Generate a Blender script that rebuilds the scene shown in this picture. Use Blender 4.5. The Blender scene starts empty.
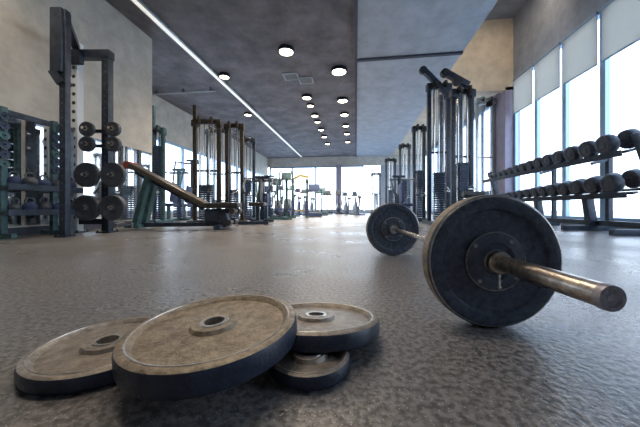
import bpy, bmesh, math, random
from mathutils import Vector, Matrix
random.seed(7)
sc = bpy.context.scene
COL = sc.collection
PI = math.pi
F = 270.0                      # focal length in pixels of a 640 px wide frame
H = 0.405                      # eye height, metres
TH = math.radians(7.6)
CT, ST = math.cos(TH), math.sin(TH)

def W(px, d, z=0.0):
    """room position of something seen in column px at distance d"""
    lat = (px - 320) / F * d
    return Vector((lat * CT - d * ST, lat * ST + d * CT, z))
def R(a): return math.radians(a)

# ------------------------------------------------------------------ materials
def mat(name, col, rough=0.5, metal=0.0, var=0.0, scale=8.0, bump=0.0, bscale=60.0, col2=None, spec=0.5, coat=0.0):
    m = bpy.data.materials.new(name); m.use_nodes = True
    nt = m.node_tree; b = nt.nodes['Principled BSDF']
    b.inputs['Base Color'].default_value = (*col, 1)
    b.inputs['Roughness'].default_value = rough
    b.inputs['Metallic'].default_value = metal
    b.inputs['Specular IOR Level'].default_value = spec
    b.inputs['Coat Weight'].default_value = coat
    tc = nt.nodes.new('ShaderNodeTexCoord')
    if var > 0 or col2:
        n = nt.nodes.new('ShaderNodeTexNoise'); n.inputs['Scale'].default_value = scale
        n.inputs['Detail'].default_value = 5; n.inputs['Roughness'].default_value = 0.65
        nt.links.new(tc.outputs['Object'], n.inputs['Vector'])
        r = nt.nodes.new('ShaderNodeValToRGB')
        c2 = col2 or tuple(min(1, c * (1 + var)) for c in col)
        c1 = col if col2 else tuple(c * (1 - var) for c in col)
        r.color_ramp.elements[0].position = 0.35; r.color_ramp.elements[0].color = (*c1, 1)
        r.color_ramp.elements[1].position = 0.65; r.color_ramp.elements[1].color = (*c2, 1)
        nt.links.new(n.outputs['Fac'], r.inputs['Fac'])
        nt.links.new(r.outputs['Color'], b.inputs['Base Color'])
    if bump > 0:
        n2 = nt.nodes.new('ShaderNodeTexNoise'); n2.inputs['Scale'].default_value = bscale
        n2.inputs['Detail'].default_value = 4
        nt.links.new(tc.outputs['Object'], n2.inputs['Vector'])
        bp = nt.nodes.new('ShaderNodeBump'); bp.inputs['Strength'].default_value = bump
        bp.inputs['Distance'].default_value = 0.01
        nt.links.new(n2.outputs['Fac'], bp.inputs['Height'])
        nt.links.new(bp.outputs['Normal'], b.inputs['Normal'])
    return m
def emit(name, col, s):
    m = bpy.data.materials.new(name); m.use_nodes = True
    b = m.node_tree.nodes['Principled BSDF']
    b.inputs['Base Color'].default_value = (*col, 1)
    b.inputs['Emission Color'].default_value = (*col, 1)
    b.inputs['Emission Strength'].default_value = s
    return m

def floor_mat():
    m = bpy.data.materials.new('speckled_rubber'); m.use_nodes = True
    nt = m.node_tree; b = nt.nodes['Principled BSDF']
    tc = nt.nodes.new('ShaderNodeTexCoord')
    n1 = nt.nodes.new('ShaderNodeTexNoise'); n1.inputs['Scale'].default_value = 1.3; n1.inputs['Detail'].default_value = 6
    n2 = nt.nodes.new('ShaderNodeTexNoise'); n2.inputs['Scale'].default_value = 60; n2.inputs['Detail'].default_value = 3
    v = nt.nodes.new('ShaderNodeTexVoronoi'); v.inputs['Scale'].default_value = 110
    for n in (n1, n2, v): nt.links.new(tc.outputs['Object'], n.inputs['Vector'])
    r1 = nt.nodes.new('ShaderNodeValToRGB')
    r1.color_ramp.elements[0].position = .38; r1.color_ramp.elements[0].color = (.085, .080, .080, 1)
    r1.color_ramp.elements[1].position = .62; r1.color_ramp.elements[1].color = (.25, .235, .225, 1)
    nt.links.new(n2.outputs['Fac'], r1.inputs['Fac'])
    r2 = nt.nodes.new('ShaderNodeValToRGB')
    r2.color_ramp.elements[0].position = .10; r2.color_ramp.elements[0].color = (1, 1, 1, 1)
    r2.color_ramp.elements[1].position = .22; r2.color_ramp.elements[1].color = (0, 0, 0, 1)
    nt.links.new(v.outputs['Distance'], r2.inputs['Fac'])
    mx = nt.nodes.new('ShaderNodeMixRGB'); mx.inputs['Color2'].default_value = (.46, .45, .45, 1)
    nt.links.new(r2.outputs['Color'], mx.inputs['Fac']); nt.links.new(r1.outputs['Color'], mx.inputs['Color1'])
    nt.links.new(mx.outputs['Color'], b.inputs['Base Color'])
    r3 = nt.nodes.new('ShaderNodeMapRange'); r3.inputs['From Min'].default_value = .3; r3.inputs['From Max'].default_value = .7
    r3.inputs['To Min'].default_value = .22; r3.inputs['To Max'].default_value = .42
    nt.links.new(n1.outputs['Fac'], r3.inputs['Value']); nt.links.new(r3.outputs['Result'], b.inputs['Roughness'])
    bp = nt.nodes.new('ShaderNodeBump'); bp.inputs['Strength'].default_value = .7; bp.inputs['Distance'].default_value = .004
    nt.links.new(n2.outputs['Fac'], bp.inputs['Height']); nt.links.new(bp.outputs['Normal'], b.inputs['Normal'])
    b.inputs['Specular IOR Level'].default_value = .55
    return m

M = dict(
    floor=floor_mat(),
    wall=mat('warm_grey_plaster', (.56, .52, .455), .8, var=.13, scale=3, bump=.15, bscale=25),
    wall_cool=mat('cool_grey_plaster', (.33, .345, .37), .8, var=.12, scale=3, bump=.15, bscale=25),
    wall_dark=mat('slate_paint', (.30, .325, .37), .7, var=.15, scale=3),
    tan=mat('tan_plaster', (.66, .56, .43), .8, var=.12, scale=3),
    ceil_dark=mat('charcoal_ceiling', (.17, .155, .165), .7, var=.35, scale=1.6, bump=.3, bscale=12),
    ceil_blue=mat('blue_grey_ceiling', (.42, .46, .52), .65, var=.13, scale=2.5, bump=.2, bscale=12),
    joint=mat('dark_joint', (.05, .055, .08), .6),
    mullion=mat('blue_grey_aluminium', (.32, .44, .58), .4, .4),
    pier=mat('mauve_grey_pier', (.33, .30, .38), .75, var=.1, scale=3),
    rubber=mat('black_rubber', (.045, .052, .068), .42, var=.35, scale=30, bump=.25, bscale=160),
    iron_face=mat('iron_painted_reflection', (.15, .115, .08), .42, 0.2, col2=(.40, .32, .225), scale=38, bump=.3, bscale=120),  # brown of the face is the warm ceiling's reflection, put into the colour
    iron_grey=mat('grey_iron_painted_reflection', (.16, .135, .11), .40, 0.2, col2=(.36, .31, .26), scale=38, bump=.3, bscale=120),  # pale brownish tone also carries the warm reflection in its colour
    iron_side=mat('painted_iron_edge', (.012, .022, .042), .36, 0.0, col2=(.032, .046, .078), scale=40, bump=.2, bscale=140),
    bumper=mat('bumper_rubber_face', (.040, .055, .085), .36, 0.0, col2=(.11, .135, .18), scale=42, bump=.3, bscale=120),
    bumper_tread=mat('brown_bumper_tread', (.11, .09, .07), .5, 0.0, col2=(.38, .29, .19), scale=34, bump=.35, bscale=110),  # mottled brown tread, paler than the rubber face
    lip=mat('polished_lip', (.50, .47, .43), .3, .8, var=.3, scale=60),
    chrome=mat('chrome', (.72, .71, .70), .16, 1.0),
    sleeve=mat('worn_chrome_sleeve', (.62, .54, .46), .28, 1.0, var=.35, scale=55),
    cap=mat('dull_steel_cap', (.42, .40, .46), .45, .3, var=.3, scale=90),
    frame=mat('blue_black_frame', (.030, .042, .065), .42, .2, var=.4, scale=12),
    frame_grey=mat('grey_frame', (.10, .12, .15), .4, .4, var=.3, scale=12),
    frame_light=mat('silver_frame', (.45, .50, .53), .35, .6, var=.15, scale=12),
    frame_green=mat('teal_frame', (.05, .11, .12), .4, .2, var=.4, scale=12),
    frame_yellow=mat('ochre_frame', (.42, .30, .06), .45, .1, var=.3, scale=12),
    frame_brown=mat('dark_bronze_frame', (.055, .045, .035), .42, .3, var=.4, scale=12),
    stack=mat('weight_stack_iron', (.03, .05, .09), .5, .2, var=.4, scale=20),
    pad=mat('black_vinyl', (.030, .028, .028), .5, var=.3, scale=20),
    pad_brown=mat('brown_black_vinyl', (.075, .060, .045), .38, var=.35, scale=20),
    pad_blue=mat('navy_vinyl', (.03, .05, .12), .75, var=.3, scale=20),
    hole=mat('pale_hole_insert', (.75, .78, .80), .5),
    mirror=mat('mirror', (.82, .85, .87), .04, 1.0),
    blind=mat('grey_roller_blind', (.48, .52, .56), .9, var=.06, scale=4),
    red=mat('dark_red_grip', (.30, .05, .03), .5),
    duct=mat('pale_duct', (.42, .43, .43), .5, .2),
    ground=mat('pale_paving', (.55, .55, .52), .9, var=.1, scale=1),
    facade=mat('pale_facade', (.62, .64, .66), .9, var=.08, scale=.6),
    lamp=emit('warm_lamp', (1, .80, .52), 9.0),
    tube=emit('white_tube', (1, .95, .86), .28),
)
_b = M['blind'].node_tree; _t = _b.nodes.new('ShaderNodeBsdfTranslucent'); _t.inputs['Color'].default_value = (.66, .62, .56, 1)
_x = _b.nodes.new('ShaderNodeMixShader'); _x.inputs[0].default_value = .6
_b.links.new(_b.nodes['Principled BSDF'].outputs[0], _x.inputs[1]); _b.links.new(_t.outputs[0], _x.inputs[2])
_b.links.new(_x.outputs[0], _b.nodes['Material Output'].inputs[0])
g = bpy.data.materials.new('window_glass'); g.use_nodes = True
nt = g.node_tree; nt.nodes.clear()
o_ = nt.nodes.new('ShaderNodeOutputMaterial'); mx_ = nt.nodes.new('ShaderNodeMixShader')
t_ = nt.nodes.new('ShaderNodeBsdfTransparent'); t_.inputs['Color'].default_value = (.93, .97, 1, 1)
gl = nt.nodes.new('ShaderNodeBsdfGlossy'); gl.inputs['Roughness'].default_value = .03
fr = nt.nodes.new('ShaderNodeValue'); fr.outputs[0].default_value = .05
nt.links.new(fr.outputs[0], mx_.inputs[0]); nt.links.new(t_.outputs[0], mx_.inputs[1])
nt.links.new(gl.outputs[0], mx_.inputs[2]); nt.links.new(mx_.outputs[0], o_.inputs[0])
M['glass'] = g

# ------------------------------------------------------------------ mesh helper
class MB:
    def __init__(self): self.bm = bmesh.new(); self.mi = 0
    def _set(self, fs):
        for f in fs: f.material_index = self.mi
    def box(self, c, s, rot=None, bevel=0.0):
        n0 = len(self.bm.faces)
        r = bmesh.ops.create_cube(self.bm, size=1.0)
        vs = r['verts']
        mt = Matrix.Translation(Vector(c)) @ (rot.to_4x4() if rot is not None else Matrix()) @ Matrix.Diagonal((*s, 1))
        bmesh.ops.transform(self.bm, matrix=mt, verts=vs)
        fs = list({f for v in vs for f in v.link_faces}); self._set(fs)
        if bevel > 0:
            es = list({e for v in vs for e in v.link_edges})
            bmesh.ops.bevel(self.bm, geom=es, offset=bevel, segments=2, affect='EDGES', profile=.6, material=self.mi)
        return self
    def bar(self, a, b, w, h=None, bevel=0.0, up=(0, 0, 1)):
        """square bar from a to b: w across, h along the up side"""
        a, b = Vector(a), Vector(b); d = b - a; h = h or w
        z = d.normalized(); u = Vector(up)
        if abs(z.dot(u)) > .98: u = Vector((0, 1, 0))
        x = u.cross(z).normalized(); y = z.cross(x)
        rot = Matrix((x, y, z)).transposed()
        return self.box((a + b) / 2, (w, h, d.length), rot, bevel)
    def rod(self, a, b, r, r2=None, seg=12, cap=True):
        a, b = Vector(a), Vector(b); d = b - a
        rot = Vector((0, 0, 1)).rotation_difference(d.normalized()).to_matrix().to_4x4()
        res = bmesh.ops.create_cone(self.bm, cap_ends=cap, segments=seg, radius1=r, radius2=r if r2 is None else r2,
                                    depth=d.length, matrix=Matrix.Translation((a + b) / 2) @ rot)
        fs = {f for v in res['verts'] for f in v.link_faces}; self._set(fs)
        for f in fs:
            if len(f.verts) == 4: f.smooth = True
        return self
    def ball(self, c, r, s=(1, 1, 1), seg=16):
        res = bmesh.ops.create_uvsphere(self.bm, u_segments=seg, v_segments=max(6, seg // 2), radius=r,
                matrix=Matrix.Translation(Vector(c)) @ Matrix.Diagonal((*s, 1)))
        fs = {f for v in res['verts'] for f in v.link_faces}; self._set(fs)
        for f in fs: f.smooth = True
        return self
    def tube(self, pts, r, seg=8):
        for i in range(len(pts) - 1):
            self.rod(pts[i], pts[i + 1], r, seg=seg)
            if i: self.ball(pts[i], r, seg=8)
        return self
    def lathe(self, prof, seg=64, mats=None, closed=True, smooth=True):
        """prof: list of (radius, z); closed ring profile about z; mats: material index per profile segment"""
        rings = []
        for k in range(seg):
            a = 2 * PI * k / seg
            rings.append([self.bm.verts.new((r * math.cos(a), r * math.sin(a), z)) for r, z in prof])
        n = len(prof); last = n if closed else n - 1
        for k in range(seg):
            A, B = rings[k], rings[(k + 1) % seg]
            for j in range(last):
                j2 = (j + 1) % n
                f = self.bm.faces.new((A[j], B[j], B[j2], A[j2]))
                f.material_index = mats[j] if mats else self.mi
                f.smooth = smooth
        return self
    def build(self, name, mats, parent=None, recalc=True, sharp=True):
        if recalc: bmesh.ops.recalc_face_normals(self.bm, faces=self.bm.faces)
        me = bpy.data.meshes.new(name); self.bm.to_mesh(me); self.bm.free()
        for m in (mats if isinstance(mats, (list, tuple)) else [mats]): me.materials.append(m)
        if sharp: me.set_sharp_from_angle(angle=R(35))
        o = bpy.data.objects.new(name, me); COL.objects.link(o)
        if parent: o.parent = parent
        return o

def tag(o, label=None, cat=None, group=None, kind=None):
    if label: o['label'] = label
    if cat: o['category'] = cat
    if group: o['group'] = group
    if kind: o['kind'] = kind
    return o
def thing(name, label, cat, loc=(0, 0, 0), rz=0, group=None):
    o = bpy.data.objects.new(name, None); COL.objects.link(o); o.empty_display_size = .1
    o.location = loc; o.rotation_euler = (0, 0, rz)
    return tag(o, label, cat, group)
KIDS = {}
def copy_tree(o, label=None, parent=None, group=None):
    c = o.copy(); COL.objects.link(c)
    if parent: c.parent = parent
    if label: c['label'] = label
    if group: c['group'] = group
    for ch in [x for x in COL.objects if x.parent == o]: copy_tree(ch, None, c)
    return c
def structure(name, mb, m, parent=None):
    o = mb.build(name, m, parent)
    o['kind'] = 'structure'
    return o

# ------------------------------------------------------------------ the room
XL, XN, XR, YF, YB = -7.2, -4.9, 5.0, 21.5, -3.0
YN = 5.95                       # where the near left wall ends
ZC, ZU = 4.5, 6.5
structure('floor', MB().box(((XL + XR) / 2, (YF + YB) / 2, -.05), (XR - XL, YF - YB, .1)), M['floor'])
structure('ceiling', MB().box(((XL + 0) / 2, (YF + YB) / 2, ZC + .1), (0 - XL, YF - YB, .2)), M['ceil_dark'])
structure('ceiling_panel', MB().box((1.375, (YF + YB) / 2, ZC + .06), (2.75, YF - YB, .2)), M['ceil_blue'])
structure('ceiling_upper', MB().box((3.9, (9.4 + YB) / 2, ZU + .1), (2.4, 9.4 - YB, .2)), M['wall_dark'])
structure('ceiling_far', MB().box((3.9, (9.6 + YF) / 2, ZC + .1), (2.3, YF - 9.6, .2)), M['tan'])
structure('wall_fascia', MB().box((2.7, (9.4 + YB) / 2, (ZC + ZU) / 2 + .15), (.08, 9.4 - YB, ZU - ZC - .2)), M['wall_dark'])
structure('wall_bulkhead', MB().box((3.9, 9.5, 5.35), (2.3, .2, 2.3)), M['tan'])
structure('trim_1', MB().box((1.375, 7.45, ZC - .06), (2.74, .10, .05)), M['joint'])
structure('trim_2', MB().box((0.0, (YF + YB) / 2, ZC - .02), (.07, YF - YB, .12)), M['joint'])
structure('wall_near_left', MB().box((XN - .1, (YN + YB) / 2, ZC / 2), (.2, YN - YB, ZC)), M['wall'])
structure('wall_return', MB().box(((XN - .2 + XL) / 2, YN - .1, ZC / 2), (XN - .2 - XL, .2, ZC)), M['wall'])
structure('wall_back', MB().box(((XN + XR) / 2, YB - .1, ZU / 2), (XR - XN, .2, ZU)), M['wall_cool'])

def window(n, axis, fixed, a0, a1, z0, z1, pitch, thick=.07, rails=(), frame_mat='mullion', into=0.0):
    """a glazed opening; axis 'x' runs along x at y=fixed, 'y' runs along y at x=fixed; panes and frame are parts"""
    root = bpy.data.objects.new('window_%d' % n, None); COL.objects.link(root); root['kind'] = 'structure'
    def P(a, z): return Vector((a, fixed, z)) if axis == 'x' else Vector((fixed, a, z))
    fr_ = MB(); k = max(1, round((a1 - a0) / pitch)); st = (a1 - a0) / k
    for i in range(k + 1): fr_.bar(P(a0 + i * st, z0), P(a0 + i * st, z1), thick, thick * 1.4)
    for z in (z0 + thick / 2, z1 - thick / 2) + tuple(rails): fr_.bar(P(a0, z), P(a1, z), thick * 1.4, thick)
    f = fr_.build('window_frame', M[frame_mat], root); f['kind'] = 'structure'
    pn = MB()
    c = P((a0 + a1) / 2, (z0 + z1) / 2)
    pn.box(c, (a1 - a0, .012, z1 - z0) if axis == 'x' else (.012, a1 - a0, z1 - z0))
    p = pn.build('window_pane', M['glass'], root); p['kind'] = 'structure'
    return root

# right wall: glazing, pier, glazing beyond
window(1, 'y', XR + .05, .03, 9.36, .12, 4.50, 1.037, .09)
structure('wall_right_sill', MB().box((XR + .1, (YB + YF) / 2, .06), (.2, YF - YB, .12)), M['wall_cool'])
structure('wall_right_header', MB().box((XR + .1, (YB + 9.6) / 2, (4.5 + ZU) / 2), (.2, 9.6 - YB, ZU - 4.5)), M['wall_dark'])
structure('wall_right_pier', MB().box((XR - .02, 9.9, ZC / 2 - .1), (.44, 1.0, ZC - .2)), M['pier'])
structure('wall_right_rear', MB().box((XR + .1, (YB + 0) / 2, 2.3), (.2, -YB, 4.4)), M['wall_cool'])
window(2, 'y', XR + .05, 10.42, YF - .1, .12, 4.3, 1.2, .08)
structure('wall_right_lintel', MB().box((XR + .1, (10.4 + YF) / 2, 4.45), (.2, YF - 10.4, .3)), M['wall_cool'])
# far wall
FX0, FX1 = -7.0, .55
window(3, 'x', YF + .05, FX0, FX1, .2, 3.75, 1.9, .10)
structure('wall_far_header', MB().box(((XL + XR) / 2, YF + .1, (3.75 + ZU) / 2), (XR - XL + .4, .2, ZU - 3.75)), M['wall'])
structure('wall_far', MB().box((3.55, YF + .1, 1.875), (3.3, .2, 3.75)), M['wall_cool'])
structure('wall_far_pillar', MB().box((-1.35, YF - .2, 1.9), (.42, .35, 3.8)), M['pier'])
window(4, 'x', YF + .05, .7, 1.8, .2, 3.4, .6, .07)
structure('wall_far_sill', MB().box(((XL + XR) / 2, YF + .1, .1), (XR - XL, .2, .2)), M['wall_cool'])
# left wall, deeper part, with a run of glazing
window(5, 'y', XL - .05, 6.6, 20.9, .2, 3.0, 1.3, .09)
structure('wall_left_header', MB().box((XL - .1, (YN + YF) / 2, 3.75), (.2, YF - YN, 1.5)), M['wall'])
structure('wall_left_sill', MB().box((XL - .1, (YN + YF) / 2, .1), (.2, YF - YN, .2)), M['wall_cool'])
structure('baseboard_left', MB().box((XN + .01, (YN + YB) / 2, .06), (.02, YN - YB, .12)), M['joint'])
# roller blinds on the near glazing
for i in range(9):
    y0 = .03 + i * 1.037
    b = thing('roller_blind', 'grey roller blind lowered over the upper glass, %s bay from the mauve pier' %
              ['ninth', 'eighth', 'seventh', 'sixth', 'fifth', 'fourth', 'third', 'second', 'first'][i], 'blind',
              (XR - .045, y0 + .5185, 3.38), 0, 'roller blinds on the right windows')
    MB().box((0, 0, .53), (.012, .93, 1.04)).build('blind_fabric', M['blind'], b)
    MB().rod((0, -.46, 1.07), (0, .46, 1.07), .028).build('blind_roller', M['mullion'], b)
    MB().box((0, 0, 0), (.02, .93, .03)).build('bottom_bar', M['mullion'], b)
# mirrors along the near left wall
for i, (y0, y1) in enumerate(((1.9, 3.35), (3.4, 4.65), (4.7, 5.9))):
    mo = thing('wall_mirror', ['frameless wall mirror behind the low plate shelving', 'frameless wall mirror behind the tall black rig',
               'frameless wall mirror behind the raised end of the incline bench'][i], 'mirror', (XN + .012, (y0 + y1) / 2, .16), 0, 'wall mirrors')
    MB().box((0.01, 0, .78), (.012, y1 - y0, 1.56)).build('mirror_glass', M['mirror'], mo)
    MB().box((0.012, 0, 0.0), (.03, y1 - y0, .025)).build('bottom_channel', M['chrome'], mo)
# outside
structure('ground_outside', MB().box((-1, 9, -.35), (120, 120, .3)), M['ground'])

# ------------------------------------------------------------------ ceiling fittings
lf = thing('linear_light', 'long thin white light line running down the dark ceiling', 'ceiling light', (-4.27, 0, ZC - .002))
MB().box((0, 9.3, -.03), (.16, 23.4, .06)).build('housing', M['frame_light'], lf)
MB().box((0, 9.3, -.066), (.08, 23.3, .012)).build('diffuser', M['tube'], lf)
du = thing('ceiling_reflection', 'thin pale conduit crossing the dark ceiling towards the left wall', 'reflection', (-4.7, 8.6, ZC - .12))  # a reflection across the ceiling, shaped as a pale rod on brackets
MB().rod((-2.4, 0, 0), (.0, 0, 0), .03).build('reflection_rod', M['duct'], du)
MB().box((-1.2, 0, .06), (.04, .08, .12)).box((-2.2, 0, .06), (.04, .08, .12)).box((-.2, 0, .06), (.04, .08, .12)).build('bracket', M['frame_grey'], du)
proto = None; LAST = [None]
def spot(x, y, label, s=1.0):
    global proto
    if proto is None:
        r = thing('ceiling_spotlight', label, 'spotlight', (x, y, ZC), 0, 'round spotlights in the dark ceiling')
        MB().lathe([(.04, 0), (.16, 0), (.17, -.10), (.145, -.10), (.135, -.03), (.04, -.02)], 24).build('lamp_housing', M['frame'], r)
        MB().rod((0, 0, -.05), (0, 0, -.085), .128, seg=24).build('lamp_lens', M['lamp'], r)
        proto = r
    else:
        r = copy_tree(proto, label); r.location = (x, y, ZC)
    r.scale = (s, s, 1)
    L = bpy.data.lights.new('spot_light', 'SPOT'); L.energy = 150; L.color = (1, .86, .70); L.spot_size = R(140); L.spot_blend = .9
    L.shadow_soft_size = .12
    lo = bpy.data.objects.new('spot_light', L); COL.objects.link(lo); lo.location = (x, y, ZC - .13); LAST[0] = lo
def ceil_y(px_y, x):       # room y of a ceiling point seen at that height
    d = F * (ZC - .08 - H) / (208 - px_y)
    return (d + x * ST) / CT
ordn = ['first', 'second', 'third', 'fourth', 'fifth', 'sixth', 'seventh', 'eighth', 'ninth', 'tenth', 'eleventh', 'twelfth', 'thirteenth', 'fourteenth', 'fifteenth', 'sixteenth', 'seventeenth', 'eighteenth']
for i, (yy, s) in enumerate(((52, 1.3), (98, 1.1), (106, .9), (116, 1), (122, .9), (130, 1), (137, 1), (144, 1))):
    spot(-1.78, ceil_y(yy, -1.78), 'warm round spotlight in the row nearer the light line, %s from the front' % ordn[i], s)
for i, (yy, s) in enumerate(((72, 1.5), (101, 1.3), (115, 1.2), (126, 1), (134, 1), (142, 1))):
    spot(-.50, ceil_y(yy, -.50), 'warm round spotlight in the row beside the blue-grey ceiling panel, %s from the front' % ordn[i], s)
spot(-4.0, ceil_y(77, -4.0), 'warm spotlight against the long light line, nearer of the two there')
spot(-4.62, ceil_y(115, -4.62), 'warm spotlight left of the long light line above the cable towers')
for x_, y_, lb in ((-1.78, 4.3, 'added unseen spotlight nearer the light line, between the floor plates and the first big lamp'), (-1.78, 1.5, 'added unseen spotlight nearer the light line, straight above the floor plates'),
                   (-.50, 4.6, 'added unseen spotlight beside the blue-grey ceiling panel, above the shaft of the barbell'), (-.50, 1.7, 'added unseen spotlight beside the blue-grey ceiling panel, above the near bumper plate'),
                   (-4.0, 2.4, 'added unseen spotlight against the long light line, above the rig')):
    spot(x_, y_, lb)  # unseen lamps added ahead of the visible rows to brighten the foreground
    LAST[0].data.energy = 42
for x_, y_, lb in ((3.4, 7.3, 'added unseen spotlight on the high ceiling strip lighting the tan bulkhead, inner one'), (4.4, 7.3, 'added unseen spotlight on the high ceiling strip lighting the tan bulkhead, window side')):
    spot(x_, y_, lb)  # unseen lamps added on the high strip to light the bulkhead
    LAST[0].location.z = ZU - .13; LAST[0].rotation_euler = (R(35), 0, 0); LAST[0].data.energy = 26
    for o in COL.objects:
        if o.get('label') == lb: o.location.z = ZU
for j, (px, yy) in enumerate(((291, 76), (306, 80))):
    d = F * (ZC - H) / (208 - yy); p = W(px, d)
    v = thing('air_vent', ['square pale air vent in the dark ceiling, nearer of the pair', 'square pale air vent in the dark ceiling, farther of the pair'][j],
              'air vent', (p.x, p.y, ZC - .001), 0, 'air vents in the dark ceiling')
    MB().box((0, -.2, -.015), (.46, .04, .03)).box((0, .2, -.015), (.46, .04, .03)).box((-.21, 0, -.015), (.04, .4, .03)).box((.21, 0, -.015), (.04, .4, .03)).build('vent_frame', M['frame_light'], v)
    mb = MB()
    for k in range(6): mb.box((0, -.15 + k * .06, -.015), (.40, .012, .035), Matrix.Rotation(.6, 3, 'X'))
    mb.build('vent_slats', M['duct'], v)

# ------------------------------------------------------------------ weight plates
def iron_plate(name, label, r, t, face, loc, rot, group=None, hub=.055, rim=.10, mats=('iron_side',)):
    """iron disc: thick side, raised outer lip, dished face, raised hub with a bright ring about the hole"""
    root = thing(name, label, 'weight plate', loc, 0, group); root.rotation_euler = rot
    h = t / 2; hr = .026
    ri = r * (1 - rim)
    half = [(hr, h - .004), (hr + .004, h), (hub, h), (hub + .006, h - .009), (ri - .014, h - .012), (ri - .004, h - .001), (ri, h), (r - .010, h), (r - .003, h - .004), (r, h - .012)]
    prof = half + [(a, -b) for a, b in reversed(half)]
    n = len(half)
    mats_ = [0] * len(prof)
    for j in range(len(prof)):
        if n - 3 < j < n + 2 : mats_[j] = 1
    MB().lathe(prof, 96, mats_).build('plate_body', [M[face], M['iron_side']], root)
    hb = [(hr - .001, -h - .001), (hr - .001, h + .002), (hr + .008, h + .0025), (hr + .011, h - .001), (hr + .006, h - .003), (hr + .006, -h - .001)]
    MB().lathe(hb, 48).build('hub_ring', M['lip'], root)
    # bright bead put in as the lip's highlight round the dished face
    a = ri - .010
    MB().lathe([(ri - .0035, h - .002), (ri - .0025, h + .0008), (ri, h + .0014), (ri + .0015, h + .0005), (ri + .001, h - .002)], 96).build('highlight_bead', M['lip'], root)
    return root

def place(px, d, z): return W(px, d, z)
# four plates on the floor in the foreground
iron_plate('weight_plate', 'large brown-tinted plate lying on top of the others, nearest the middle', .212, .056, 'iron_face',
           W(215, .70, .0835), Matrix.Rotation(TH, 3, 'Z').to_euler())
big = bpy.data.objects['weight_plate']
big.rotation_euler = (Matrix.Rotation(TH, 3, 'Z') @ Matrix.Rotation(R(-3.2), 3, 'Y') @ Matrix.Rotation(R(1.5), 3, 'X')).to_euler()
iron_plate('weight_plate', 'grey-brown plate flat on the floor, its right side under the top plate', .172, .040, 'iron_grey',
           W(108, .745, .0205), (0, 0, 0))
up = iron_plate('weight_plate', 'thick grey plate leaning on a small disc, right of the brown top plate', .2, .048, 'iron_grey',
           W(316, .868, .0375), (0, 0, 0))
up.rotation_euler = (Matrix.Rotation(TH, 3, 'Z') @ Matrix.Rotation(R(-8.0), 3, 'X')).to_euler()
iron_plate('weight_plate', 'small disc flat on the floor underneath the thick leaning plate', .105, .038, 'iron_grey',
           W(309, .692, .0195), (0, 0, 0), hub=.042)

# ------------------------------------------------------------------ barbell with its two big bumper plates
B0 = W(605, .55, .222)                    # sleeve end nearest the camera
BN = W(320 + .589 / .905 * F, .905, .2255)
BF = W(392.5, 2.32, .2255)
axis = (BF - BN).normalized()
B0 = BN - axis * .365
Lfar = (BF - B0).length + .40
bb = thing('barbell', 'long steel barbell lying on the rubber floor with two black bumper plates', 'barbell', B0)
bb.rotation_euler = Vector((0, 0, 1)).rotation_difference(axis).to_euler()
LN = .395                                  # where the near sleeve meets its inner collar
fb = (BF - B0).length
MB().rod((0, 0, LN + .055), (0, 0, fb - .05), .0145, seg=24).build('shaft', M['chrome'], bb)
for nm, z0, z1, s in (('n', 0.0, LN + .03, 1), ('f', fb - .03, fb + .36, -1)):
    sl = MB().rod((0, 0, z0), (0, 0, z1), .026, seg=40).build('sleeve', M['sleeve'], bb)
    ze = z0 if s == 1 else z1
    MB().lathe([(.0, ze - .001 * s), (.0, ze - .0045 * s), (.008, ze - .0045 * s), (.010, ze - .002 * s), (.017, ze - .002 * s), (.019, ze - .006 * s), (.0262, ze - .006 * s), (.0275, ze - .002 * s), (.0275, ze + .010 * s), (.026, ze + .011 * s)], 40, closed=False).build('end_cap', M['cap'], sl)
    zc = LN + .045 if s == 1 else fb - .045
    MB().lathe([(.014, zc - .02), (.036, zc - .02), (.040, zc - .012), (.040, zc + .012), (.034, zc + .02), (.014, zc + .02)], 40).build('inner_collar', M['chrome'], sl)
mb = MB()
for k in range(26):
    z = LN + .12 + k * .045
    mb.lathe([(.0142, z), (.0152, z + .006), (.0152, z + .024), (.0142, z + .03)], 20, closed=False)
mb.build('knurling', M['sleeve'], bb)

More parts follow.
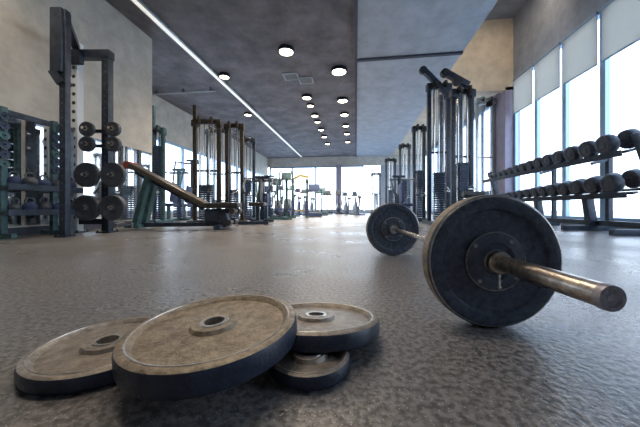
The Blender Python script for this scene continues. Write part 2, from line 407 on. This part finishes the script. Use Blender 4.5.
def bumper(label, loc, r, t):
    root = thing('bumper_plate', label, 'weight plate', loc, 0, 'bumper plates on the barbell')
    root.rotation_euler = bb.rotation_euler
    h = t / 2
    half = [(.0268, h - .002), (.032, h + .002), (.042, h + .002), (.046, h - .003), (.060, h - .004), (.064, h + .001), (r*.42, h + .001), (r * .445, h - .002), (r * .455, h - .010),
            (r * .765, h - .010), (r * .785, h - .002), (r * .80, h - .0005), (r * .93, h), (r - .006, h - .002), (r - .001, h - .007), (r, h - .012)]
    prof = half + [(a, -b) for a, b in reversed(half)]
    n = len(half); mats_ = [0] * len(prof)
    for j in (n - 1,): mats_[j] = 1
    MB().lathe(prof, 128, mats_).build('rubber_disc', [M['bumper'], M['bumper_tread']], root)
    for s in (-1, 1):
        MB().lathe([(.0268, s * (h - .002)), (.0268, s * (h + .004)), (.037, s * (h + .004)), (.0395, s * (h + .001)), (.037, s * (h - .002))], 48).build('hub_ring', M['lip'], root)
        # thin bright line moulded round the raised centre disc
        a = r * .437
        MB().lathe([(a - .003, s * (h - .001)), (a - .002, s * (h + .0022)), (a, s * (h + .0022)), (a + .001, s * (h - .002))], 96).build('moulded_ring', M['lip'], root)
    # four dimples round the hub
    for k in range(4):
        mbd = MB()
        q = PI / 4 + k * PI / 2
        mbd.rod((.085 * math.cos(q) * r / .225, .085 * math.sin(q) * r / .225, -h - .002), (.085 * math.cos(q) * r / .225, .085 * math.sin(q) * r / .225, -h - .0005), .007, seg=16)
        mbd.build('bolt_head', M['cap'], root)
    a = r * .90                                  # bright edge of the raised outer ring
    MB().lathe([(r - .009, -h - .0005), (r - .0075, -h + .0005), (r - .005, -h + .001), (r - .0045, -h + .003), (r - .009, -h + .002)], 128).build('bright_edge', M['lip'], root)
    return root
bumper('big black bumper plate on the near end of the barbell', BN + axis * .034, .225, .068)
bumper('black bumper plate on the far end of the barbell', BF, .225, .06)
# clamp collar on the near sleeve, its lever hanging down the plate's face
cl = thing('clamp_collar', 'small steel clamp collar gripping the near barbell sleeve against the plate', 'collar', BN - axis * .017)
cl.rotation_euler = bb.rotation_euler
MB().lathe([(.0265, -.013), (.034, -.013), (.037, -.009), (.037, .009), (.034, .013), (.0265, .013)], 40).build('collar_ring', M['sleeve'], cl)
inv = bb.rotation_euler.to_matrix().inverted()
dn = (inv @ Vector((0, 0, -1))).normalized()
MB().rod(dn * .034, dn * .080 , .004, seg=10).ball(dn * .082, .0065, seg=12).build('lever', M['lip'], cl)

# ------------------------------------------------------------------ rig on the left
def holes_strip(mb, x, y, z0, z1, pitch, r, ny=-1, nx=0):
    z = z0
    while z < z1:
        a = Vector((x, y, z)); n_ = Vector((nx, ny, 0))
        mb.rod(a, a + n_ * .004, r, seg=10); z += pitch
pA, pB, pC = W(77, 4.5), W(107.5, 4.5), W(65, 3.77)
rig = thing('power_rig', 'tall black steel rig of perforated posts and a top bar at the left', 'power rack', pB, TH)
def loc_in(root, p):       # world point -> root space
    return root.matrix_basis.inverted() @ Vector(p)
bpy.context.view_layer.update()
def rp(p, z=0): q = loc_in(rig, (p.x, p.y, 0)); return Vector((q.x, q.y, z))
a_, b_, c_ = rp(pA), rp(pB), rp(pC)
post_defs = [(a_, 3.15, .12, 'hole'), (b_, 3.02, .115, 'frame'), (c_, 3.16, .085, 'frame')]
for k, (p, hh, w, mm) in enumerate(post_defs):
    post = MB().bar((p.x, p.y, .02), (p.x, p.y, hh), w, w, bevel=.006).build('upright', M[mm], rig)
    hb = MB()
    z = .25
    while z < hh - .1:
        hb.rod((p.x, p.y - w / 2 - .0005, z), (p.x, p.y - w / 2 - .004, z), .030 if k == 0 else .012, seg=12); z += .145 if k == 0 else .10
    hb.build('hole_markings', M['frame'] if k == 0 else M['frame_grey'], post)
    fp = MB().box((p.x, p.y, .01), (w * 1.9, w * 1.9, .02))
    for sx in (-1, 1):
        for sy in (-1, 1): fp.rod((p.x + sx * w * .78, p.y + sy * w * .78, .02), (p.x + sx * w * .78, p.y + sy * w * .78, .04), .014, seg=6)
    fp.build('foot_plate', M['frame'], post)
MB().bar((a_.x - .05, a_.y, 2.95), (b_.x + .07, b_.y, 2.95), .13, .13, bevel=.006).build('pull_up_bar', M['frame'], rig)
MB().bar((a_.x, a_.y, .18), (b_.x, b_.y, .18), .07, .09).build('lower_brace', M['frame'], rig)
MB().bar((c_.x, c_.y, 3.05), (a_.x, a_.y, 3.05), .09, .09).build('top_runner', M['frame'], rig)
MB().box((c_.x - .06, c_.y, 2.72), (.16, .16, .88), bevel=.012).bar((c_.x - .12, c_.y, 2.30), (c_.x, c_.y, 2.12), .16, .1).build('beam_bracket', M['frame'], rig)
MB().box((a_.x + .06, a_.y - .09, 2.87), (.2, .1, .22), bevel=.01).rod((a_.x + .05, a_.y - .14, 2.84), (a_.x + .05, a_.y - .28, 2.84), .028).build('bar_hook', M['frame'], rig)
peg = []
PD = .42                                     # pegs stand off the post towards the room
zr = {1.66: .115, 1.42: .122, .93: .197, .41: .202}
cxp = rp(W(105.5, 4.4))
for z in zr:
    pegs = MB().bar((cxp.x - .22, b_.y - .08, z), (cxp.x + .22, b_.y - .08, z), .05, .05)
    pegs.build('peg_arm', M['frame'], rig)
pg_proto = None
rotm = Matrix.Rotation(TH, 3, 'Z')
side_words = ['left', 'right']; lvl = {1.66: 'top', 1.42: 'second', .93: 'third', .41: 'lowest'}
for z, r in zr.items():
    for si, s in enumerate((-1, 1)):
        lx = cxp.x + s * .207
        pk = MB().rod((lx, b_.y - .08, z), (lx, b_.y - .30, z), .022, seg=12).build('plate_peg', M['chrome'], rig)
        wp = rig.matrix_basis @ Vector((lx, b_.y - .205, z))
        o = thing('storage_plate', 'black weight plate hung on the tall rig, %s side, %s peg' % (side_words[si], lvl[z]), 'weight plate', wp, 0, 'plates stored on the rig')
        o.rotation_euler = (rotm @ Matrix.Rotation(PI / 2, 3, 'X')).to_euler()
        t = .07 if r < .2 else .10
        h = t / 2
        half = [(.024, h), (.05, h), (.055, h - .008), (r * .62, h - .008), (r * .68, h), (r - .01, h), (r, h - .012)]
        prof = half + [(a, -b) for a, b in reversed(half)]
        MB().lathe(prof, 40).build('plate_body', M['rubber'], o)
        MB().lathe([(.0235, -h - .002), (.0235, h + .002), (.036, h + .002), (.036, h - .003), (.03, -h - .002)], 24).build('hub_ring', M['lip'], o)

# ------------------------------------------------------------------ shelving rack of plates at far left
S0, S1 = Vector((-4.55, 2.92, 0)), Vector((-4.55, 3.42, 0))
rk = thing('storage_rack', 'low dark storage frame against the left wall behind the rig post', 'storage rack', (-4.55, 2.95, 0), 0)
for dy in (-.02, .58):
    MB().bar((0, dy, 0), (0, dy, 1.72), .07, .07, bevel=.004).bar((0.18, dy, .04), (-.2, dy, .04), .06, .06).build('upright', M['frame_green'], rk)
MB().bar((0, -.05, 1.66), (0, .86, 1.66), .06, .07).build('top_bar', M['frame'], rk)
MB().bar((0, .83, 0), (0, .83, 1.66), .05, .05).build('upright', M['frame_grey'], rk)
for z in (.32, .66):
    MB().box((0, .40, z), (.34, .95, .03)).box((.17, .40, z + .03), (.015, .95, .07)).build('shelf', M['frame'], rk)
for i in range(5):
    for j, z in enumerate((.335, .675)):
        y = 3.03 + i * .175
        b = thing('kettlebell', 'dark kettlebell on the %s shelf of the low storage frame, %s from its near end' % (['lower', 'upper'][j], ordn[i]), 'kettlebell', (-4.52, y, z + .004), 0, 'kettlebells on the low storage frame')
        rr = .075 + .006 * ((i + j) % 3)
        MB().ball((0, 0, rr * .95), rr, (1, 1, .95)).rod((0, 0, 0), (0, 0, .03), rr * .7).build('kettlebell_body', M['pad_blue'] if (i + j) % 2 else M['rubber'], b)
        pts = [Vector((0, -.045, rr * 1.5)), Vector((0, -.052, rr * 1.5 + .05)), Vector((0, -.03, rr * 1.5 + .085)), Vector((0, .03, rr * 1.5 + .085)), Vector((0, .052, rr * 1.5 + .05)), Vector((0, .045, rr * 1.5))]
        MB().tube(pts, .013).build('handle', M['frame_grey'], b)
# small plates hung on the two green posts
for i in range(6):
    for j, yy in enumerate((2.93, 3.53)):
        z = .97 + i * .122
        o = thing('change_plate', 'small disc pegged on the %s post of the low storage frame, %s up' % (['near', 'middle'][j], ordn[i]), 'weight plate', (-4.46, yy - .045, z), 0, 'small discs on the storage posts')
        o.rotation_euler = (0, PI / 2, 0)
        r = .058 - .002 * abs(i - 2)
        MB().lathe([(.012, .02), (r * .4, .02), (r * .45, .014), (r * .85, .014), (r, .02), (r, -.02), (.012, -.02)], 24).build('plate_body', M['frame_green'] if (i + j) % 3 == 0 else M['stack'], o)

# ------------------------------------------------------------------ incline bench
bn = thing('incline_bench', 'long dark incline bench with its backrest raised, standing before the rig', 'bench', W(185, 5.2), TH)
u = 5.2 / F
def bx(px): return (px - 185) * u
def bz(py): return H + (208 - py) * u
A0, A1 = Vector((bx(133), 0, bz(166))), Vector((bx(206), 0, bz(205)))
dA = (A1 - A0).normalized()
bp_ = MB().bar(A0, A1, .30, .10, bevel=.03).build('backrest', M['pad_brown'], bn)
MB().rod(A0 + Vector((-.03, -.14, .0)), A0 + Vector((-.03, .14, .0)), .075, seg=18).build('end_roll', M['red'], bp_)
nrm = Vector((dA.z, 0, -dA.x)); nrm = nrm if nrm.z < 0 else -nrm
MB().bar(A0 + nrm * .08 + dA * .12, A1 + nrm * .08, .07, .06).build('back_rail', M['frame'], bn)
MB().bar((bx(206), 0, bz(206)), (bx(240), 0, bz(205)), .32, .10, bevel=.03).build('seat', M['pad'], bn)
MB().bar((bx(206), 0, bz(211)), (bx(236), 0, bz(211)), .09, .08).build('seat_rail', M['frame'], bn)
for sy in (-1, 1):
    MB().bar((bx(152), sy * .10, bz(177)), (bx(140), sy * .13, .05), .09, .12, up=(0, 1, 0)).build('support_post', M['frame_green'], bn)
MB().bar((bx(132), 0, .06), (bx(145), 0, .06), .42, .06, bevel=.01).build('rear_foot', M['frame_green'], bn)
MB().bar((bx(143), 0, .08), (bx(228), 0, .10), .08, .08).build('floor_beam', M['frame'], bn)
MB().bar((bx(222), 0, bz(212)), (bx(228), 0, .06), .14, .16, bevel=.01, up=(0, 1, 0)).build('front_post', M['frame'], bn)
MB().bar((bx(222), -.28, .05), (bx(222), .28, .05), .12, .08, bevel=.01).build('front_foot', M['frame'], bn)
MB().box((bx(213), 0, bz(216)), (.24, .2, .22), bevel=.02).build('pivot_bracket', M['frame'], bn)
for sy in (-1, 1):
    MB().rod((bx(236), sy * .05, bz(211)), (bx(236), sy * .26, bz(211)), .055, seg=14).rod((bx(232), sy * .05, bz(222)), (bx(232), sy * .24, bz(222)), .055, seg=14).build('leg_roller', M['pad'], bn)
MB().tube([Vector((bx(128), -.3, .05)), Vector((bx(128), -.3, .12)), Vector((bx(136), -.3, .14)), Vector((bx(143), -.3, .12)), Vector((bx(143), -.3, .04))], .018).build('drag_handle', M['chrome'], bn)

# ------------------------------------------------------------------ cable towers
def cable_tower(label, loc, rz, w, h, fm='frame', dep=.7, stackz=1.1, arm=None, rods=4, group='cable towers', seat=False, crown=0.0, tubes='chrome'):
    t = thing('cable_machine', label, 'gym machine', loc, rz, group)
    fw = .085
    bs = MB().bar((-w / 2, -dep / 2, .05), (-w / 2, dep / 2, .05), .09, .08).bar((w / 2, -dep / 2, .05), (w / 2, dep / 2, .05), .09, .08).bar((-w / 2, dep * .3, .05), (w / 2, dep * .3, .05), .09, .08)
    bs.build('base_frame', M[fm], t)
    for s in (-1, 1):
        up_ = MB().bar((s * w / 2, 0, .08), (s * w / 2, 0, h + (crown if s < 0 else 0)), fw, fw, bevel=.005).build('upright', M[fm], t)
        MB().box((s * w / 2, -.01, h - .05), (fw * 1.5, fw * 1.8, .16), bevel=.01).build('corner_bracket', M[fm], up_)
    MB().bar((-w / 2 - .05, 0, h), (w / 2 + .05, 0, h), .10, .11, bevel=.005).build('top_beam', M[fm], t)
    MB().bar((-w / 2, 0, h * .52), (w / 2, 0, h * .52), .03, .05).build('middle_brace', M[fm], t)
    for k in range(rods):
        x = -w / 2 + w * (k + 1) / (rods + 1)
        MB().rod((x, -.02, .12), (x, -.02, h - .04), .014 if k % 2 else .02, seg=10).build('guide_rod', M[tubes], t)
    sk = MB()
    nlay = int(stackz / .055)
    for k in range(nlay): sk.box((0, -.02, .14 + k * .055), (w * .52, .16, .045))
    sk.build('weight_stack', M['stack'], t)
    for s in (-1, 1):
        pl = MB().rod((s * w * .26 - .018, -.12, h - .02), (s * w * .26 + .018, -.12, h - .02), .075, seg=20).build('pulley', M['pad'], t)
        MB().box((s * w * .26, -.10, h + .03), (.055, .12, .10)).build('pulley_bracket', M[fm], pl)
        MB().rod((s * w * .26, -.19, h - .05), (s * w * .26, -.19, .9), .006, seg=6).build('cable', M['pad'], t)
    hd = MB().tube([Vector((w * .26 - .07, -.19, .80)), Vector((w * .26, -.19, .9)), Vector((w * .26 + .07, -.19, .80))], .008).rod((w * .26 - .075, -.19, .8), (w * .26 + .075, -.19, .8), .016)
    hd.build('pull_handle', M['chrome'], t)
    if arm:
        (ax, az), (ex, ez) = arm
        MB().bar((ax, -.06, az), (ex, -.06, ez), .12, .12, bevel=.01, up=(0, 1, 0)).build('boom_arm', M[fm], t)
        MB().rod((ex, -.10, ez - .02), (ex, -.02, ez - .02), .09, seg=20).build('arm_pulley', M['pad'], t)
        MB().rod(((ax + ex) / 2, -.13, (az + ez) / 2 - .06), ((ax + ex) / 2, -.05, (az + ez) / 2 - .06), .10, seg=20).build('arm_pulley', M['pad'], t)
    if seat:
        MB().box((0, -.52, .48), (.36, .34, .08), bevel=.025).build('seat', M['pad_blue'], t)
        MB().bar((0, -.5, .05), (0, -.5, .45), .08, .08).bar((0, -.75, .05), (0, 0, .05), .08, .06).build('seat_post', M[fm], t)
        MB().rod((-.2, -.42, .68), (.2, -.42, .68), .06, seg=14).build('thigh_roller', M['pad'], t)
    return t
def tower_at(label, px0, px1, d, top_y, **k):
    w = (px1 - px0) / F * d
    h = H + (208 - top_y) / F * d
    return cable_tower(label, W((px0 + px1) / 2, d), TH, w, h, **k)

# left cluster
tower_at('dark narrow cable tower with a thin tall mast beside the left wall corner', 153, 163, 6.9, 130, fm='frame_green', crown=.62, stackz=1.9, rods=2, group='left cable towers', tubes='frame_grey')
tower_at('bronze cable tower with the highest post, directly behind the bench seat', 195, 219, 6.9, 122, fm='frame_brown', crown=.42, rods=4, stackz=.9, group='left cable towers')
tower_at('bronze twin-rod cable tower, second behind the bench towards the far windows', 227, 242, 7.1, 126, fm='frame_brown', rods=3, stackz=.8, group='left cable towers')
tower_at('shorter dark cable tower, last of the left group towards the far windows', 243, 254, 8.6, 140, fm='frame', rods=2, stackz=1.2, group='left cable towers')
tower_at('slim grey cable tower showing between the two bronze ones', 208, 230, 8.6, 131, fm='frame_grey', rods=4, stackz=.6, group='left cable towers')
# right cluster
tower_at('tall cable tower with a long raised boom arm, right of the far bumper plate', 429, 448, 6.6, 86, fm='frame', rods=3, stackz=1.2, arm=((.25, 3.10), (-.40, 3.76)), group='right cable towers')
tower_at('tall blue-black cable tower standing just behind the near bumper plate top', 453, 471, 5.82, 92, fm='frame', rods=3, stackz=1.3, arm=((.10, 3.02), (-.40, 3.30)), group='right cable towers', seat=True)
tower_at('second-row grey cable tower seen between the two tallest blue-black ones', 441, 460, 7.8, 97, fm='frame_grey', rods=4, stackz=1.5, group='right cable towers')
tower_at('silver cable tower with a flat top arm beside the mauve pier', 477, 493, 9.35, 100, fm='frame_light', rods=2, stackz=.9, arm=((-.25, 4.02), (.40, 4.04)), group='right cable towers', tubes='frame_light')
tower_at('mid-height dark cable tower left of the tallest pair on the window side', 414, 424, 8.6, 128, fm='frame', rods=2, stackz=1.5, group='right cable towers')
tower_at('smaller cable tower above the far bumper plate, third back on the window side', 400, 409, 10.5, 146, fm='frame_grey', rods=2, stackz=1.4, group='right cable towers')
tower_at('small cable tower on the window side, next to last from the far wall', 386, 395, 13.0, 160, fm='frame', rods=2, stackz=1.2, group='right cable towers')
tower_at('smallest cable tower on the window side, closest to the far wall', 372, 380, 16.5, 174, fm='frame_grey', rods=2, stackz=1.2, group='right cable towers')

# ------------------------------------------------------------------ seated machines, cardio
def seated_machine(label, px, d, rz, fm='frame', pm='pad_blue', h=1.45, group='seated weight machines'):
    t = thing('seated_machine', label, 'gym machine', W(px, d), rz, group)
    MB().bar((-.6, 0, .05), (.55, 0, .05), .08, .07).bar((-.55, -.35, .05), (-.55, .35, .05), .08, .07).bar((.5, -.3, .05), (.5, .3, .05), .08, .07).build('base_frame', M[fm], t)
    MB().bar((.45, 0, .05), (.45, 0, h), .09, .09).bar((.45, -.2, h), (.45, .2, h), .07, .07).build('mast', M[fm], t)
    s_ = MB()
    for k in range(14): s_.box((.45, 0, .14 + k * .05), (.15, .28, .04))
    s_.build('weight_stack', M['stack'], t)
    MB().box((-.12, 0, .50), (.40, .38, .09), bevel=.03).build('seat', M[pm], t)
    MB().bar((-.12, 0, .07), (-.12, 0, .46), .08, .08).build('seat_post', M[fm], t)
    MB().bar((.12, 0, .56), (.24, 0, 1.15), .34, .08, bevel=.03, up=(0, 1, 0)).build('backrest', M[pm], t)
    for s in (-1, 1):
        MB().tube([Vector((.3, s * .30, h - .1)), Vector((.0, s * .36, h - .12)), Vector((-.22, s * .36, .95)), Vector((-.3, s * .30, .8))], .028).rod((-.24, s * .36, .92), (-.31, s * .29, .78), .038, seg=10).build('press_arm', M[fm], t)
    MB().bar((.45, -.3, h - .1), (.45, .3, h - .1), .06, .06).build('pivot_beam', M['frame_grey'], t)
    return t
seated_machine('navy-seated press machine behind the bench support post', 171, 8.0, PI / 2 + TH, 'frame_green', h=1.6)
seated_machine('blue-padded machine behind the middle of the sloping bench', 186, 9.2, PI / 2 + TH, 'frame', h=2.1)
seated_machine('dark machine in front of the shorter left cable tower', 259, 7.0, PI / 2 + TH, 'frame', pm='pad', h=1.25)
seated_machine('navy-seated machine right of the last left cable tower', 267, 9.7, PI / 2 + TH, 'frame_green', h=1.6)
seated_machine('navy-padded machine behind the far bumper plate on the window side', 403, 8.1, PI / 2 + TH, 'frame', h=1.4, group='right seated machines')
seated_machine('blue-seated machine beside the mauve pier behind the big plate', 457, 9.85, PI / 2 + TH, 'frame', h=2.0, group='right seated machines')

def treadmill(label, px, d, rz, fm='frame'):
    t = thing('treadmill', label, 'treadmill', W(px, d), rz, 'treadmills by the far windows')
    MB().box((0, .0, .12), (.75, 1.7, .14), bevel=.02).build('deck', M[fm], t)
    MB().box((0, -.05, .195), (.5, 1.5, .012)).build('running_belt', M['pad'], t)
    MB().box((0, .72, .20), (.7, .35, .16), bevel=.04).build('motor_cover', M['frame_grey'], t)
    for s in (-1, 1):
        MB().bar((s * .36, .7, .15), (s * .36, .55, 1.35), .06, .09).build('mast', M[fm], t)
        MB().tube([Vector((s * .36, .5, 1.0)), Vector((s * .36, .0, .95))], .028).build('handrail', M['frame_light'], t)
    MB().bar((-.38, .52, 1.3), (.38, .52, 1.3), .10, .08).box((0, .52, 1.42), (.56, .08, .36), Matrix.Rotation(-.3, 3, 'X'), bevel=.02).build('console', M[fm], t)
    return t
def elliptical(label, px, d, rz, fm='frame', hh=1.75):
    t = thing('elliptical_trainer', label, 'elliptical trainer', W(px, d), rz, 'elliptical trainers by the far windows')
    MB().bar((0, -.8, .06), (0, .8, .06), .10, .09).bar((-.3, -.78, .05), (.3, -.78, .05), .08, .07).bar((-.3, .78, .05), (.3, .78, .05), .08, .07).build('base_frame', M[fm], t)
    MB().rod((-.12, .5, .42), (.12, .5, .42), .34, seg=32).build('flywheel_housing', M['frame_grey'], t)
    MB().bar((0, .25, .08), (0, .15, hh - .3), .09, .10).build('mast', M[fm], t)
    MB().box((0, .10, hh - .18), (.36, .07, .30), Matrix.Rotation(-.35, 3, 'X'), bevel=.02).build('console', M[fm], t)
    for s in (-1, 1):
        MB().tube([Vector((s * .2, .22, .55)), Vector((s * .24, .12, 1.15)), Vector((s * .24, -.06, hh - .15)), Vector((s * .2, -.02, hh))], .027).build('arm_lever', M[fm], t)
        MB().bar((s * .16, .45, .32 + s * .1), (s * .16, -.65, .28), .05, .06).box((s * .16, -.25, .37), (.16, .38, .05), bevel=.015).build('foot_pedal', M['pad_blue'], t)
    return t
elliptical('dark elliptical trainer farthest left of the ellipticals before the far windows', 277, 11.7, TH, 'frame', 1.72)
elliptical('dark green elliptical trainer left of the ochre-topped frame', 286, 9.8, TH, 'frame_green', 1.75)
elliptical('small elliptical trainer near the far window pillar', 339, 18.6, TH, 'frame', 1.6)
treadmill('dark treadmill in front of the far windows, left of the ochre-topped frame', 266, 14.0, TH)
treadmill('treadmill right of the ochre-topped frame, before the far windows', 314, 12.9, TH, 'pad_blue')
treadmill('green-black treadmill farther right before the far windows', 321, 15.3, TH, 'frame_green')
treadmill('treadmill closest to the far windows, left of the window pillar', 327, 17.7, TH)
def bike(label, px, d, fm='frame', hh=1.25):
    t = thing('exercise_bike', label, 'exercise bike', W(px, d), TH + .25, 'exercise bikes in front of the far windows')
    MB().bar((0, -.5, .05), (0, .5, .05), .08, .07).bar((-.26, -.5, .04), (.26, -.5, .04), .07, .06).bar((-.26, .5, .04), (.26, .5, .04), .07, .06).bar((0, -.15, .05), (0, .2, .75), .10, .14).build('base_frame', M[fm], t)
    MB().rod((-.06, .28, .36), (.06, .28, .36), .27, seg=28).build('flywheel', M['frame_grey'], t)
    MB().bar((0, -.25, .3), (0, -.36, .95), .07, .08).build('seat_post', M[fm], t)
    MB().ball((0, -.38, 1.0), .16, (.85, 1.1, .4)).build('saddle', M['pad'], t)
    MB().bar((0, .2, .6), (0, .30, hh - .05), .07, .08).build('handlebar_post', M[fm], t)
    MB().tube([Vector((-.22, .05, hh + .05)), Vector((-.2, .3, hh)), Vector((.2, .3, hh)), Vector((.22, .05, hh + .05))], .03).build('handlebar', M['pad'], t)
    MB().box((0, .36, hh + .12), (.28, .06, .22), Matrix.Rotation(-.3, 3, 'X'), bevel=.015).build('console', M[fm], t)
    return t
for px, d, fm, hh, lb in ((246, 11.6, 'frame', 1.5, 'dark exercise bike behind the last left cable tower'), (257, 12.4, 'frame', 1.7, 'tall dark exercise bike second beyond the last left cable tower'),
        (293, 13.2, 'frame_green', 1.3, 'green-framed exercise bike showing through the left half of the ochre-topped frame'), (305, 14.9, 'frame', 1.25, 'dark exercise bike showing under the right half of the ochre-topped frame'),
        (281, 15.8, 'pad_blue', 1.5, 'blue-framed exercise bike far behind the ellipticals'), (299, 16.5, 'pad_blue', 1.4, 'blue-framed exercise bike far behind the ochre-topped frame'),
        (312, 17.8, 'frame', 1.5, 'dark exercise bike left of the farthest treadmill'), (347, 17.0, 'frame', 1.2, 'low dark exercise bike just right of the far window pillar'),
        (357, 15.0, 'frame', 1.1, 'low dark exercise bike left of the far bumper plate')):
    bike(lb, px, d, fm, hh)
# ochre-topped functional frame
ff = thing('training_frame', 'ochre-topped arch frame with green sides before the far windows', 'gym machine', W(300, 11.4), TH)
for s in (-1, 1):
    MB().bar((s * .30, 0, 0), (s * .30, 0, 1.62), .09, .09).bar((s * .30, -.4, .04), (s * .30, .4, .04), .09, .07).build('upright', M['frame_green'], ff)
    sk = MB()
    for k in range(12): sk.box((s * .30, -.12, .12 + k * .05), (.16, .14, .04))
    sk.build('weight_stack', M['pad_blue'], ff)
    MB().rod((s * .36, -.06, 1.55), (s * .24, -.06, 1.55), .09, seg=18).build('pulley', M['frame_green'], ff)
MB().bar((-.36, 0, 1.58), (.0, 0, 1.78), .09, .09).bar((.0, 0, 1.78), (.36, 0, 1.70), .09, .09).build('top_arch', M['frame_yellow'], ff)
MB().bar((-.3, 0, .3), (.3, 0, .3), .05, .05).build('lower_brace', M['frame_yellow'], ff)

# ------------------------------------------------------------------ dumbbell rack and its dumbbells
RX, RY0, RY1 = 4.14, 4.50, 8.75
dr = thing('dumbbell_rack', 'long two-tier dumbbell rack along the right windows', 'dumbbell rack', (RX, RY0, 0), 0)
Ln = RY1 - RY0
for yy in (.0, .95, 2.3, Ln):
    if yy == 0 or yy == Ln:
        e_ = -.02 if yy == 0 else .10
        ar = MB().bar((.34, yy + e_, .04), (-.10, yy + e_, 1.50), .09, .12, up=(0, 1, 0), bevel=.006)
    else:
        ar = MB().bar((.06, yy, .04), (-.02, yy, .62), .12, .12, up=(0, 1, 0), bevel=.006).bar((.33, yy, .04), (.33, yy, 1.30), .07, .07).bar((.33, yy, 1.28), (.05, yy, 1.20), .05, .05).bar((.33, yy, .64), (.0, yy, .60), .05, .05)
    ar = ar.build('upright', M['frame_grey'] if yy == 0 else M['frame'], dr)
    MB().bar((-.42, yy, .05), (.42, yy, .05), .09, .09, bevel=.006).build('rack_foot', M['frame'], ar)
for z, x in ((1.27, -.06), (.66, .0)):
    tilt = Matrix.Rotation(R(-14), 3, 'Y')
    mb = MB()
    for dx in (-.14, .14):
        mb.box(Vector((x, Ln / 2, z)) + tilt @ Vector((dx, 0, 0)), (.07, Ln + .06, .035), tilt)
    mb.box(Vector((x, Ln / 2, z)) + tilt @ Vector((-.262, 0, .0)), (.012, Ln + .06, .09), tilt)
    mb.build('tray', M['frame'], dr)
MB().bar((.12, 0, .14), (.12, Ln, .14), .07, .09).build('lower_brace', M['frame'], dr)
def dumbbell(label, tier, idx, n, proto_):
    t_ = 1 - idx / (n - 1)                     # 1 = nearest, heaviest
    if proto_ is None:
        r = thing('dumbbell', label, 'dumbbell', (0, 0, 0), 0, 'dumbbells on the window rack')
        for s in (-1, 1):
            h0, h1 = .07, .20
            prof = [(.0, s * h0), (.085, s * h0), (.105, s * (h0 + .015)), (.110, s * (h0 + .04)), (.110, s * (h1 - .03)), (.098, s * (h1 - .008)), (.07, s * (h1 - .004)), (.062, s * (h1 - .010)), (0, s * (h1 - .010))]
            hd = MB().lathe(prof, 20, closed=False).build('head', M['rubber'], r)
            MB().lathe([(0, s * (h1 - .0095)), (0, s * (h1 - .004)), (.030, s * (h1 - .004)), (.034, s * (h1 - .0095))], 16, closed=False).build('end_badge', M['frame_grey'], hd)
        MB().rod((0, 0, -.075), (0, 0, .075), .017, seg=12).ball((0, 0, 0), .020, (1, 1, 2.2), 12).build('handle', M['chrome'], r)
    else:
        r = copy_tree(proto_, label)
    return r
p_ = None
for ti, (z, x, n) in enumerate(((1.27, -.06, 14), (.66, .0, 13))):
    y = RY0 + .12
    tilt = Matrix.Rotation(R(-14), 3, 'Y')
    for i in range(n):
        s = 1.38 - .72 * i / (n - 1)
        if ti == 1: s *= .97
        y += .110 * s
        lab = 'black round-headed dumbbell on the %s tier of the window rack, %s from its near end' % (['upper', 'lower'][ti], ordn[i])
        r = dumbbell(lab, ti, i, n, p_)
        if p_ is None: p_ = r
        c = Vector((RX + x, 0, z)) + tilt @ Vector((0, 0, .018 + .110 * s + .002))
        r.location = (c.x, y, c.z)
        r.rotation_euler = (tilt @ Matrix.Rotation(PI / 2, 3, 'Y')).to_euler()
        r.scale = (s, s, .55 + .45 * s)
        y += .110 * s + .03 + (.055 if i > n / 2 else .02) 

# ------------------------------------------------------------------ light
w = bpy.data.worlds.new('sky'); sc.world = w; w.use_nodes = True
nt = w.node_tree; bg = nt.nodes['Background']
tcw = nt.nodes.new('ShaderNodeTexCoord'); sp = nt.nodes.new('ShaderNodeSeparateXYZ')
nt.links.new(tcw.outputs['Generated'], sp.inputs[0])
rp_ = nt.nodes.new('ShaderNodeValToRGB')
rp_.color_ramp.elements[0].position = .0; rp_.color_ramp.elements[0].color = (.90, .95, 1.0, 1)
rp_.color_ramp.elements[1].position = .55; rp_.color_ramp.elements[1].color = (.55, .72, 1.0, 1)
nt.links.new(sp.outputs['Z'], rp_.inputs['Fac']); nt.links.new(rp_.outputs['Color'], bg.inputs['Color'])
bg.inputs['Strength'].default_value = 2.2

# ------------------------------------------------------------------ camera
cam = bpy.data.cameras.new('camera'); co = bpy.data.objects.new('camera', cam); COL.objects.link(co)
co.location = (0, 0, H); co.rotation_euler = (PI / 2, 0, TH)
cam.sensor_width = 36; cam.lens = F / 640 * 36; cam.shift_y = -5.5 / 640; cam.clip_start = .02; cam.clip_end = 500
sc.camera = co
sc.view_settings.view_transform = 'Standard'; sc.view_settings.look = 'None'
sc.view_settings.gamma = 1; sc.view_settings.use_curve_mapping = False
sc.view_settings.exposure = 1.3
sc.cycles.use_denoising = True
sc.cycles.max_bounces = 8; sc.cycles.diffuse_bounces = 5; sc.cycles.glossy_bounces = 4; sc.cycles.transparent_max_bounces = 12
sc.cycles.sample_clamp_indirect = 6
